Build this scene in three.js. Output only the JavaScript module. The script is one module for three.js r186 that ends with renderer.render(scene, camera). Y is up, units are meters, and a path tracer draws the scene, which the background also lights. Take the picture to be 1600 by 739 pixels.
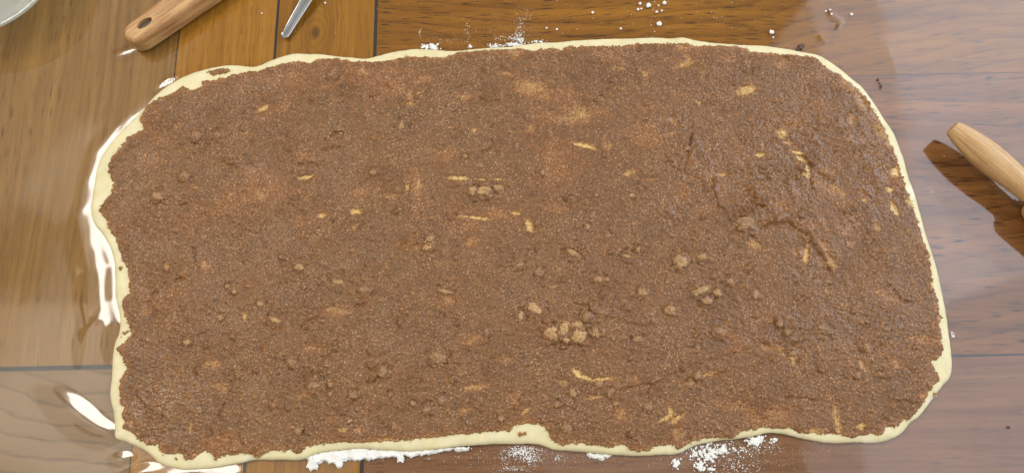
import * as THREE from 'three';
import { mergeGeometries, mergeVertices } from 'three/addons/utils/BufferGeometryUtils.js';
import { FontLoader } from 'three/addons/loaders/FontLoader.js';
import { TextGeometry } from 'three/addons/geometries/TextGeometry.js';
import { Brush, Evaluator, SUBTRACTION } from 'three-bvh-csg';

// ---------------------------------------------------------------- camera, light, exposure
const scene = new THREE.Scene();
const IMG_W = 1600, IMG_H = 739, FOCAL = 1165, DIST = 0.56, PITCH = 16 * Math.PI / 180;
const camera = new THREE.PerspectiveCamera(2 * Math.atan(IMG_H / 2 / FOCAL) * 180 / Math.PI, IMG_W / IMG_H, 0.02, 20);
camera.position.set(0, DIST * Math.cos(PITCH), DIST * Math.sin(PITCH));
camera.up.set(0, 0, -1);
camera.lookAt(0, 0, 0);

scene.background = new THREE.Color(0.45, 0.435, 0.415);             // even bounce of the kitchen around the table
function panel(x, y, z, tx, ty, tz, w, h, color, intensity) {
  const l = new THREE.RectAreaLight(color, intensity, w, h);
  l.position.set(x, y, z); l.lookAt(tx, ty, tz); scene.add(l);
  return l;
}
panel(-0.99, 2.0, -0.61, -0.2, 0, -0.05, 0.46, 0.52, new THREE.Color(1.0, 0.965, 0.88), 23);     // ceiling lamp, left
panel(-0.98, 2.08, -0.30, -0.4, 0, -0.1, 1.3, 1.2, new THREE.Color(1.0, 0.95, 0.85), 1.3);       // ceiling lit around it
panel(-1.62, 1.70, 0.22, -0.6, 0, 0.1, 1.0, 1.3, new THREE.Color(1.0, 0.90, 0.74), 2.2);         // pale ceiling, far left
panel(-1.50, 1.70, -1.02, -0.5, 0, -0.2, 0.95, 0.46, new THREE.Color(1.0, 0.92, 0.78), 0.6);     // pale ceiling behind a dark beam, far left
panel(-1.27, 1.70, -0.62, -0.4, 0, -0.1, 0.30, 0.40, new THREE.Color(1.0, 0.92, 0.78), 1.5);
const SKYLIGHT = new THREE.Color(0.69, 0.82, 1.0);                                               // window beside the table, right: three panes, brightest at the back
panel(1.12, 0.90, -1.08, 0.2, 0.90, -1.08, 0.84, 1.04, SKYLIGHT, 5.2);
panel(1.12, 0.90, -0.43, 0.2, 0.90, -0.43, 0.46, 1.04, SKYLIGHT, 4.7);
panel(1.12, 0.90, 0.14, 0.2, 0.90, 0.14, 0.68, 1.04, SKYLIGHT, 3.2);
panel(1.12, 1.66, -0.50, 0.2, 1.66, -0.50, 2.0, 0.48, new THREE.Color(0.78, 0.86, 1.0), 3.3);    // its upper part, behind a thin blind
panel(1.12, 2.11, -0.50, 0.2, 2.11, -0.50, 2.0, 0.42, new THREE.Color(0.84, 0.88, 1.0), 1.7);    // the blind's folded top
panel(0.80, 2.3, -0.40, 0.3, 0, -0.1, 0.9, 1.8, new THREE.Color(0.88, 0.90, 1.0), 0.8);          // pale ceiling near the window

const renderer = new THREE.WebGLRenderer({ antialias: true });
renderer.toneMapping = THREE.LinearToneMapping;
renderer.toneMappingExposure = 1.0;
renderer.shadowMap.enabled = true;
renderer.setSize(1024, 472);

// ---------------------------------------------------------------- helpers
function rng(seed) { let a = seed >>> 0; return () => { a = (a + 0x6D2B79F5) | 0; let t = Math.imul(a ^ (a >>> 15), 1 | a); t = (t + Math.imul(t ^ (t >>> 7), 61 | t)) ^ t; return ((t ^ (t >>> 14)) >>> 0) / 4294967296; }; }
const PERM = new Uint8Array(512); { const r = rng(11), p = [...Array(256).keys()]; for (let i = 255; i > 0; i--) { const j = Math.floor(r() * (i + 1)); [p[i], p[j]] = [p[j], p[i]]; } for (let i = 0; i < 512; i++) PERM[i] = p[i & 255]; }
const GX = new Float32Array(256), GY = new Float32Array(256); for (let i = 0; i < 256; i++) { GX[i] = Math.cos(i * 2.399963); GY[i] = Math.sin(i * 2.399963); }
function noise(x, y) {                                              // gradient noise, about -1..1
  const xi = Math.floor(x), yi = Math.floor(y), fx = x - xi, fy = y - yi, X = xi & 255, Y = yi & 255;
  const u = fx * fx * fx * (fx * (fx * 6 - 15) + 10), v = fy * fy * fy * (fy * (fy * 6 - 15) + 10);
  const a = PERM[PERM[X] + Y], b = PERM[PERM[X + 1] + Y], c = PERM[PERM[X] + Y + 1], d = PERM[PERM[X + 1] + Y + 1];
  const n0 = GX[a] * fx + GY[a] * fy, n1 = GX[b] * (fx - 1) + GY[b] * fy, n2 = GX[c] * fx + GY[c] * (fy - 1), n3 = GX[d] * (fx - 1) + GY[d] * (fy - 1);
  return 1.5 * (n0 + (n1 - n0) * u + (n2 - n0) * v + (n0 - n1 - n2 + n3) * u * v);
}
const fbm = (x, y, o = 3) => { let s = 0, a = 1, t = 0; for (let i = 0; i < o; i++) { s += a * noise(x + i * 17.3, y - i * 9.1); t += a; x *= 2.03; y *= 2.03; a *= 0.5; } return s / t; };
const clamp = (x, a = 0, b = 1) => Math.min(b, Math.max(a, x));
const sstep = (a, b, x) => { const t = clamp((x - a) / (b - a)); return t * t * (3 - 2 * t); };
const lerp = (a, b, t) => a + (b - a) * t;
const mix3 = (a, b, t) => [lerp(a[0], b[0], t), lerp(a[1], b[1], t), lerp(a[2], b[2], t)];

// a point of the photograph -> the point of the horizontal plane at height h that it shows
const cs = Math.cos(PITCH), sn = Math.sin(PITCH), S = DIST / FOCAL;  // S: metres per pixel near the middle
function W(px, py, h = 0) {
  const a = (px - IMG_W / 2) / FOCAL, b = (IMG_H / 2 - py) / FOCAL;
  const dx = a, dy = -cs + b * sn, dz = -sn - b * cs;
  const t = (h - DIST * cs) / dy;
  return [dx * t, DIST * sn + dz * t];
}
const used = {};
function numbered(n) { used[n] = (used[n] ?? -1) + 1; return used[n] ? n + '_' + String(used[n]).padStart(3, '0') : n; }
function tag(o, label, category, group, kind) { o.userData.label = label; if (category) o.userData.category = category; if (group) o.userData.group = group; if (kind) o.userData.kind = kind; return o; }
function mesh(name, geo, mat, parent) { const m = new THREE.Mesh(geo, mat); m.name = parent ? name : numbered(name); m.castShadow = m.receiveShadow = true; (parent || scene).add(m); return m; }
function thing(name, x = 0, y = 0, z = 0) { const g = new THREE.Group(); g.name = numbered(name); g.position.set(x, y, z); scene.add(g); return g; }
const std = (o) => new THREE.MeshStandardMaterial(o), phy = (o) => new THREE.MeshPhysicalMaterial(o);
const lin = (r, g, b) => new THREE.Color().setRGB(r, g, b);
function texture(w, h, f, srgb = true) {                            // f(u, v) -> linear [r, g, b]
  const d = new Uint8Array(w * h * 4), enc = (c) => { c = clamp(c); return 255 * (!srgb ? c : c <= 0.0031308 ? 12.92 * c : 1.055 * Math.pow(c, 1 / 2.4) - 0.055); };
  for (let j = 0, k = 0; j < h; j++) for (let i = 0; i < w; i++, k += 4) { const c = f((i + 0.5) / w, (j + 0.5) / h); d[k] = enc(c[0]); d[k + 1] = enc(c[1]); d[k + 2] = enc(c[2]); d[k + 3] = 255; }
  const t = new THREE.DataTexture(d, w, h); t.magFilter = THREE.LinearFilter; t.minFilter = THREE.LinearMipmapLinearFilter; t.generateMipmaps = true; if (srgb) t.colorSpace = THREE.SRGBColorSpace; t.needsUpdate = true;
  return t;
}
function insideDist(pts, x, z) {                                    // signed distance, positive inside
  let d = 1e9, ins = false; const n = pts.length;
  for (let i = 0, j = n - 1; i < n; j = i++) {
    const ax = pts[j][0], az = pts[j][1], bx = pts[i][0], bz = pts[i][1], ex = bx - ax, ez = bz - az, qx = x - ax, qz = z - az;
    const t = clamp((qx * ex + qz * ez) / (ex * ex + ez * ez + 1e-12)), rx = qx - ex * t, rz = qz - ez * t, q = rx * rx + rz * rz;
    if (q < d) d = q;
    if ((az > z) !== (bz > z) && x < ex * (z - az) / (bz - az) + ax) ins = !ins;
  }
  d = Math.sqrt(d); return ins ? d : -d;
}

// ---------------------------------------------------------------- outlines read off the photograph (clockwise)
const DOUGH_PX = [[400,104],[420,96],[442,88],[460,84],[482,85],[510,86],[545,90],[570,92],[595,87],[617,81],[645,77],[675,78],[710,80],[750,76],[800,73],[837,68],[875,66],[925,62],[975,61],[1020,59],[1050,60],[1067,59],[1085,63],[1112,67],[1150,70],[1200,73],[1225,76],[1250,81],[1280,87],[1310,106],[1327,120],[1350,140],[1365,160],[1381,185],[1390,198],[1400,216],[1411,245],[1420,275],[1430,305],[1439,335],[1447,367],[1457,395],[1464,420],[1470,445],[1475,470],[1480,495],[1483,520],[1487,552],[1488,576],[1484,592],[1475,602],[1465,615],[1452,632],[1437,650],[1422,662],[1412,676],[1400,684],[1375,691],[1340,692],[1305,693],[1280,690],[1250,685],[1225,679],[1200,676],[1185,680],[1155,686],[1130,688],[1095,694],[1077,701],[1060,709],[1020,712],[980,712],[937,709],[900,705],[865,703],[842,695],[800,694],[762,695],[725,697],[675,703],[637,705],[600,704],[562,701],[530,704],[500,708],[470,718],[432,719],[400,719],[375,724],[350,729],[312,734],[280,734],[252,726],[237,714],[220,701],[198,692],[180,684],[179,671],[176,646],[172,619],[174,586],[176,554],[179,535],[184,522],[187,505],[186,490],[180,465],[179,435],[178,410],[172,390],[160,368],[145,347],[141,330],[144,310],[147,285],[151,262],[160,242],[172,224],[190,204],[210,185],[225,169],[240,152],[265,132],[287,120],[317,110],[345,104],[370,102]];
const FILL_PX = [[400,110],[425,103],[440,98],[465,95],[485,98],[497,92],[525,90],[555,96],[587,96],[612,93],[637,87],[670,88],[695,89],[715,82],[750,78],[800,76],[815,75],[832,79],[865,73],[875,77],[892,71],[920,71],[955,72],[982,69],[1012,67],[1050,67],[1070,66],[1087,71],[1125,70],[1160,72],[1175,80],[1200,82],[1225,84],[1260,86],[1277,90],[1292,105],[1312,115],[1335,132],[1355,152],[1365,169],[1375,186],[1385,203],[1395,227],[1406,255],[1414,285],[1426,315],[1436,345],[1443,370],[1449,385],[1454,397],[1457,420],[1459,437],[1462,455],[1469,470],[1468,487],[1475,496],[1468,507],[1474,520],[1471,532],[1477,548],[1473,556],[1458,566],[1465,581],[1471,594],[1453,614],[1446,631],[1425,655],[1410,659],[1400,671],[1385,668],[1380,681],[1360,680],[1332,686],[1310,679],[1272,679],[1250,679],[1235,671],[1200,669],[1175,673],[1152,679],[1147,685],[1134,686],[1127,684],[1095,688],[1077,695],[1062,703],[1054,703],[1055,696],[1025,699],[1012,706],[995,708],[972,696],[950,700],[917,696],[895,694],[880,698],[860,688],[852,669],[832,663],[807,666],[797,676],[762,676],[712,681],[650,688],[612,691],[570,693],[525,693],[500,695],[477,699],[472,708],[460,709],[452,705],[420,706],[407,714],[400,715],[375,710],[345,714],[335,720],[327,709],[317,706],[310,714],[292,721],[282,711],[252,711],[245,696],[235,699],[212,686],[200,674],[190,669],[192,659],[187,649],[192,639],[185,629],[184,599],[195,576],[192,566],[185,554],[180,545],[195,532],[204,520],[197,505],[192,490],[187,472],[200,457],[200,440],[197,422],[192,410],[185,392],[180,375],[172,368],[165,347],[152,330],[160,315],[172,302],[175,285],[166,270],[172,245],[185,232],[200,212],[222,202],[216,185],[230,162],[250,152],[275,142],[286,133],[297,140],[316,135],[312,125],[332,125],[370,115],[385,112]];
const DOUGH_TOP = 0.0056;
const DOUGH = DOUGH_PX.map(([x, y]) => W(x, y, 0.0028)), FILL = FILL_PX.map(([x, y]) => W(x, y, DOUGH_TOP));
const FILM = 0.0013;                                                // the cover's height over the wood

// ---------------------------------------------------------------- the clear cover's relief
const DOUGH_SIMPLE = DOUGH.filter((_, i) => i % 2 === 0);
const filmBumps = [  // px, py, radius along, radius across (px), turn (deg), height (mm)
  [1310, 32, 9, 4, 40, 0.30], [1300, 24, 5, 10, -20, 0.25], [1311, 43, 8, 3, -60, 0.30], [1285, 62, 9, 5, 30, 0.28], [1302, 62, 12, 6, 10, 0.25], [1076, 36, 12, 26, -4, 0.28],
  [1395, 95, 26, 12, 75, 0.09], [1440, 60, 30, 14, 20, 0.08],
  [196, 80, 24, 6, -22, 0.55], [70, 40, 20, 60, 20, 0.3], [122, 648, 52, 18, 34, 2.3], [170, 674, 26, 10, 20, 0.8], [190, 718, 16, 10, 0, 1.3], [290, 764, 130, 40, -3, 3.2],
  [212, 742, 30, 11, -14, 1.2], [262, 125, 18, 5, -35, 0.7], [150, 505, 5, 14, 35, 0.4], [318, 752, 60, 12, -4, 1.2],
].map(([x, y, a, b, t, h]) => { const c = W(x, y), r = t * Math.PI / 180; return [c[0], c[1], a * S, b * S, Math.cos(r), Math.sin(r), h / 1000]; });
const [ridgeTop] = [W(200, 175)], ridgeLow = W(180, 560);
function filmHeight(x, z) {
  let h = FILM + 0.00045 * noise(x * 8 + 3.1, z * 8) + 0.00007 * noise(x * 24, z * 24 + 5) + 0.000012 * noise(x * 90 + 1, z * 90);
  for (const [cx, cz, a, b, c, s, k] of filmBumps) {
    const dx = x - cx, dz = z - cz, u = (dx * c + dz * s) / a, v = (-dx * s + dz * c) / b, q = u * u + v * v;
    if (q < 9) h += k * Math.exp(-q * 1.1);
  }
  if (x < -0.16 && z > ridgeTop[1] - 0.05) {                        // the sheet stands up a little along the dough's left edge
    const d = -insideDist(DOUGH_SIMPLE, x, z);
    const along = sstep(ridgeTop[1] - 0.03, ridgeTop[1] + 0.02, z) * (1 - sstep(ridgeLow[1] - 0.02, ridgeLow[1] + 0.02, z));
    const wide = lerp(0.0062, 0.0205, sstep(W(150, 300)[1], W(150, 440)[1], z));
    if (along > 0 && d < 0.06 && d > -0.004) { const k = 0.004, up = Math.max(d, 0), e = up - wide, flank = e < 0 ? up : wide, fall = e < 0 ? 1 : Math.exp(-e * e / (2 * k * k)), round = 0.0016 * Math.exp(-e * e / (2 * 0.0022 * 0.0022)); const low = sstep(0.008, 0.018, wide), wav = e < 0 ? 0.75 * low * wide / 6.2832 * (1 - Math.cos(6.2832 * up / wide)) : 0; h += along * (0.100 * (flank - round + wav) * fall + 0.00014 * noise(x * 70, z * 45) * fall * Math.min(1, up / 0.004)); }
  }
  return Math.max(h, 0.0004);
}

// ---------------------------------------------------------------- table: planks and dark inlay strips
const TABLE_TURN = 1.3 * Math.PI / 180;
const table = thing('table_top'); table.rotation.y = TABLE_TURN;
tag(table, 'polished brown wooden table top of joined planks with dark inlay strips under the clear sheet', 'table', null, 'structure');
const local = (px, py) => { const [x, z] = W(px, py), c = Math.cos(TABLE_TURN), s = Math.sin(TABLE_TURN); return [x * c - z * s, x * s + z * c]; };
const mid = (a, b, k) => (a[k] + b[k]) / 2;
const SEAM1 = mid(local(297, 75), local(179, 715), 0), SEAM2 = mid(local(446, 70), local(362, 735), 0), SEAM3 = mid(local(599, 60), local(549, 735), 0);
const ZLEFT = local(90, 575)[1], ZTOP = local(1450, 116)[1], ZLOW = local(1550, 555)[1];
const X0 = -0.72, X1 = 0.78, Z0 = -0.46, Z1 = 0.42, THICK = 0.022;
const pore = (u, v, k) => { const n = noise(u * 60 + k, v * 1150); return n > 0.30 ? (n - 0.30) * 2.2 : 0; };          // u along the grain, v across, metres
const WOODS = {
  straight: (u, v, k, c) => { const w = v + 0.004 * noise(u * 5 + k, v * 12), a = 0.5 + 0.5 * fbm(u * 3 + k, w * 150, 4), b = noise(u * 14, w * 420 + k), p = pore(u, w, k) * (0.6 + 0.5 * noise(u * 6, v * 40)); const t = mix3(c.light, c.dark, clamp(0.40 + 1.3 * (a - 0.5) + 0.28 * b)); return mix3(t, c.pore, clamp(p * 0.9)); },
  cathedral: (u, v, k, c) => {
    const q = v - 0.36 * (u + 0.35) + 2.4 * (u + 0.35) * (u + 0.35) + 0.006 * noise(u * 14 + k, v * 20) + 0.0022 * noise(u * 70, v * 90), r = q / 0.0135, f = r - Math.floor(r);
    const line = sstep(0.74, 0.94, f) * (1 - sstep(0.93, 1, f)), dash = clamp(0.65 + 0.7 * noise(u * 420, v * 800) + 0.3 * noise(u * 120, v * 900)), t = mix3(c.light, c.dark, clamp(0.35 + 0.35 * fbm(u * 8, v * 60) + 0.25 * f)); return mix3(t, c.pore, clamp(0.72 * line * dash + 0.45 * pore(u, v, k)));
  },
  flame: (u, v, k, c) => {
    const q = v + 0.030 * noise(u * 3.2 + k, v * 5) + 0.008 * noise(u * 11, v * 16 + k) + 0.10 * Math.abs(u - 0.02), r = q / 0.012, f = r - Math.floor(r), a = fbm(u * 5, v * 90 + k, 3);
    const t = mix3(c.light, c.dark, clamp(0.32 + 0.28 * f * f + 0.75 * a)); return mix3(t, c.pore, clamp(1.1 * pore(u, v + 0.01 * noise(u * 5, v * 9), k) + 0.22 * sstep(0.8, 1, f) + 0.4 * sstep(0.45, 0.8, noise(u * 16 + k, v * 300))));
  },
  knot: (u, v, k, c) => {
    const dx = v - c.kx, dz = (u - c.kz) * 0.62, d = Math.hypot(dx, dz), bend = 0.012 * Math.exp(-d * d / 0.0005) * Math.sign(dx), near = Math.exp(-d * d / 0.00022);
    let t = WOODS.straight(u, v - bend, k, c); const r = (d + 0.0012 * noise(u * 90, v * 90)) / 0.0042, f = r - Math.floor(r);
    t = mix3(t, c.dark, near * 0.55 * sstep(0.3, 1, f)); return mix3(t, c.pore, 0.75 * sstep(0.0042, 0.0018, d));
  },
};
function plank(xa, xb, za, zb, kind, along, seed, c) {
  const w = xb - xa, h = zb - za, tw = Math.min(2048, Math.round(w / 0.0005)), th = Math.min(2048, Math.round(h / 0.0005)), f = WOODS[kind];
  const map = texture(tw, th, (a, b) => { const x = xa + a * w, z = zb - b * h; const t = along === 'x' ? f(x, z, seed, c) : f(z, x, seed, c); const m = 1 + 0.10 * noise(x * 7 + seed, z * 7); return [t[0] * m, t[1] * m, t[2] * m]; });
  const m = mesh('plank', new THREE.BoxGeometry(w, THICK, h), phy({ map, roughness: 0.6, specularIntensity: 0.1 }), table);
  m.position.set((xa + xb) / 2, -THICK / 2, (za + zb) / 2);
  return m;
}
const stripMat = std({ color: lin(0.012, 0.009, 0.007), roughness: 0.8 });
function strip(xa, xb, za, zb) { const m = mesh('inlay_strip', new THREE.BoxGeometry(xb - xa, THICK, zb - za), stripMat, table); m.position.set((xa + xb) / 2, -THICK / 2 - 0.0004, (za + zb) / 2); }
const OAK = { light: [0.265, 0.136, 0.034], dark: [0.145, 0.069, 0.013], pore: [0.06, 0.030, 0.008] };
const HONEY = { light: [0.345, 0.153, 0.017], dark: [0.21, 0.084, 0.006], pore: [0.09, 0.036, 0.010] };
const HONEY2 = { light: [0.31, 0.138, 0.013], dark: [0.155, 0.060, 0.005], pore: [0.065, 0.029, 0.010] };
const RUSSET = { light: [0.265, 0.108, 0.009], dark: [0.13, 0.047, 0.004], pore: [0.05, 0.020, 0.006] };
const RUSSET2 = { light: [0.225, 0.105, 0.042], dark: [0.125, 0.053, 0.022], pore: [0.03, 0.014, 0.008] };
const PALE = { light: [0.25, 0.150, 0.066], dark: [0.165, 0.094, 0.038], pore: [0.075, 0.042, 0.020] };
const g1 = 0.0005, g2 = 0.0011, g3 = 0.0014, gl = 0.0017, gt = 0.0003, gw = 0.0007;
plank(X0, SEAM1 - g1, Z0, ZLEFT - gl, 'straight', 'z', 3.1, OAK);
plank(X0, SEAM1 - g1, ZLEFT + gl, Z1, 'cathedral', 'x', 7.7, PALE);
plank(SEAM1 + g1, SEAM2 - g2, Z0, Z1, 'straight', 'z', 12.3, HONEY);
const knotAt = local(492, 51);
plank(SEAM2 + g2, SEAM3 - g3, Z0, Z1, 'knot', 'z', 21.9, { ...HONEY2, kx: knotAt[0], kz: knotAt[1] });
plank(SEAM3 + g3, X1, Z0, ZTOP - gt, 'flame', 'x', 31.5, RUSSET);
plank(SEAM3 + g3, X1, ZTOP + gt, ZLOW - gw, 'flame', 'x', 44.4, { light: [0.235, 0.10, 0.028], dark: [0.13, 0.051, 0.015], pore: [0.022, 0.010, 0.006] });
plank(SEAM3 + g3, X1, ZLOW + gw, Z1, 'straight', 'x', 57.2, RUSSET2);
strip(SEAM1 - g1, SEAM1 + g1, Z0, Z1); strip(SEAM2 - g2, SEAM2 + g2, Z0, Z1); strip(SEAM3 - g3, SEAM3 + g3, Z0, Z1);
strip(X0, SEAM1 - g1, ZLEFT - gl, ZLEFT + gl); strip(SEAM3 + g3, X1, ZTOP - gt, ZTOP + gt); strip(SEAM3 + g3, X1, ZLOW - gw, ZLOW + gw);

// ---------------------------------------------------------------- clear cover
function grid(xa, xb, za, zb, step, f, keep) {                      // a height field; keep(i) drops cells
  const nx = Math.ceil((xb - xa) / step) + 1, nz = Math.ceil((zb - za) / step) + 1, pos = new Float32Array(nx * nz * 3);
  for (let j = 0, k = 0; j < nz; j++) for (let i = 0; i < nx; i++, k += 3) { const x = xa + i * step, z = za + j * step; pos[k] = x; pos[k + 1] = f(x, z, j * nx + i); pos[k + 2] = z; }
  const idx = [];
  for (let j = 0; j < nz - 1; j++) for (let i = 0; i < nx - 1; i++) { const a = j * nx + i, b = a + 1, c = a + nx, d = c + 1; if (keep && !keep(a, b, c, d)) continue; idx.push(a, c, b, b, c, d); }
  return { pos, idx, nx, nz };
}
function compact(pos, idx, col) {                                   // drops unused vertices
  const map = new Int32Array(pos.length / 3).fill(-1), p = [], c = [], out = new Uint32Array(idx.length); let n = 0;
  for (let i = 0; i < idx.length; i++) { const v = idx[i]; if (map[v] < 0) { map[v] = n++; p.push(pos[v * 3], pos[v * 3 + 1], pos[v * 3 + 2]); if (col) c.push(col[v * 3], col[v * 3 + 1], col[v * 3 + 2]); } out[i] = map[v]; }
  const g = new THREE.BufferGeometry(); g.setAttribute('position', new THREE.Float32BufferAttribute(p, 3)); if (col) g.setAttribute('color', new THREE.Float32BufferAttribute(c, 3)); g.setIndex(new THREE.BufferAttribute(out, 1)); g.computeVertexNormals();
  return g;
}
{
  const g = grid(-0.56, 0.60, -0.36, 0.32, 0.002, filmHeight);
  const geo = compact(g.pos, g.idx), gp = geo.attributes.position, uv = []; for (let i = 0; i < gp.count; i++) uv.push((gp.getX(i) + 0.56) / 1.16, (gp.getZ(i) + 0.36) / 0.68); geo.setAttribute('uv', new THREE.Float32BufferAttribute(uv, 2));
  const smudge = texture(1160, 680, (u, v) => { const x = -0.56 + u * 1.16, z = -0.36 + v * 0.68, r = lerp(0.095, 0.065, sstep(-0.33, -0.16, x)) + 0.02 * fbm(x * 30, z * 30, 2); return [r, r, r]; }, false);
  const cover = mesh('clear_table_cover', geo, phy({ color: 0xffffff, roughness: 1, roughnessMap: smudge, metalness: 0, transmission: 1, thickness: 0, ior: 1.5, side: THREE.DoubleSide }));
  tag(cover, 'clear glossy plastic sheet covering the wooden table, wrinkled along the left edge of the dough', 'table cover');
}

// ---------------------------------------------------------------- rolled dough
const rolled = thing('rolled_dough');
tag(rolled, 'large flat rectangle of rolled dough spread with brown cinnamon filling on the table', 'dough');
function smoothLoop(pts, n) { const c = new THREE.CatmullRomCurve3(pts.map((p) => new THREE.Vector3(p[0], 0, p[1])), true, 'centripetal'); return c.getSpacedPoints(n).slice(0, n).map((v) => [v.x, v.z]); }
{
  const N = 1800, loop = smoothLoop(DOUGH, N), rings = [[0.0016, 0.0006], [0.0003, 0.0016], [0, 0.0026], [0.0004, 0.0038], [0.0014, 0.0048], [0.003, 0.0054], [0.0055, DOUGH_TOP], [0.009, DOUGH_TOP], [0.013, DOUGH_TOP]];
  const nrm = loop.map((p, i) => { const a = loop[(i + N - 14) % N], b = loop[(i + 14) % N], tx = b[0] - a[0], tz = b[1] - a[1], l = Math.hypot(tx, tz); return [tz / l, -tx / l]; });
  const area = loop.reduce((s, p, i) => { const q = loop[(i + 1) % N]; return s + p[0] * q[1] - q[0] * p[1]; }, 0), sg = area > 0 ? -1 : 1;
  const pos = [], idx = [];
  rings.forEach(([inset, y], r) => loop.forEach((p, i) => { const w = 0.0005 * noise(i * 0.05, 3) + 0.0002 * noise(i * 0.2, 7); pos.push(p[0] + sg * nrm[i][0] * (inset + w), y + (r > 2 ? 0.00045 * noise(i * 0.045, 11 + r * 0.3) + 0.00018 * noise(i * 0.16, r * 0.7) : 0), p[1] + sg * nrm[i][1] * (inset + w)); }));
  for (let r = 0; r < rings.length - 1; r++) for (let i = 0; i < N; i++) { const j = (i + 1) % N, a = r * N + i, b = r * N + j, c = a + N, d = b + N; idx.push(a, c, b, b, c, d); }
  const top = []; for (let i = 0; i < N; i++) { const k = ((rings.length - 1) * N + i) * 3; top.push(new THREE.Vector2(pos[k], pos[k + 2])); }
  for (const [a, b, c] of THREE.ShapeUtils.triangulateShape(top, [])) idx.push((rings.length - 1) * N + a, (rings.length - 1) * N + b, (rings.length - 1) * N + c);
  const g = new THREE.BufferGeometry(); g.setAttribute('position', new THREE.Float32BufferAttribute(pos, 3)); g.setIndex(idx);
  // make every face look outwards
  const P = g.attributes.position, A = new THREE.Vector3(), B = new THREE.Vector3(), C = new THREE.Vector3(); const last = idx.length - 3;
  A.fromBufferAttribute(P, idx[last]); B.fromBufferAttribute(P, idx[last + 1]); C.fromBufferAttribute(P, idx[last + 2]);
  if (B.sub(A).cross(C.sub(A)).y < 0) for (let i = N * (rings.length - 1) * 6; i < idx.length; i += 3) { const t = idx[i]; idx[i] = idx[i + 1]; idx[i + 1] = t; }
  A.fromBufferAttribute(P, idx[0]); B.fromBufferAttribute(P, idx[1]); C.fromBufferAttribute(P, idx[2]); const mx = A.x, mz = A.z; B.sub(A).cross(C.sub(A));
  const out = new THREE.Vector3(-sg * nrm[0][0], 0, -sg * nrm[0][1]);
  if (B.dot(out) < 0) for (let i = 0; i < N * (rings.length - 1) * 6; i += 3) { const t = idx[i]; idx[i] = idx[i + 1]; idx[i + 1] = t; }
  g.setIndex(idx); g.computeVertexNormals();
  const col = []; for (let i = 0; i < P.count; i++) { const n = 0.5 + 0.5 * noise(P.getX(i) * 70, P.getZ(i) * 70), m = 1 + 0.05 * noise(P.getX(i) * 400, P.getZ(i) * 400) + 0.09 * fbm(P.getX(i) * 120, P.getZ(i) * 120 + 3, 2); const c = mix3(mix3([0.655, 0.58, 0.35], [0.62, 0.525, 0.275], n), [0.76, 0.73, 0.62], 0.6 * sstep(0.1, 0.7, fbm(P.getX(i) * 45 + 4, P.getZ(i) * 45, 3)) * (P.getY(i) < 0.0053 ? 1 : 0.5)); col.push(c[0] * m, c[1] * m, c[2] * m); }
  g.setAttribute('color', new THREE.Float32BufferAttribute(col, 3));
  mesh('dough', g, phy({ vertexColors: true, roughness: 0.55 }), rolled);
}

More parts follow.
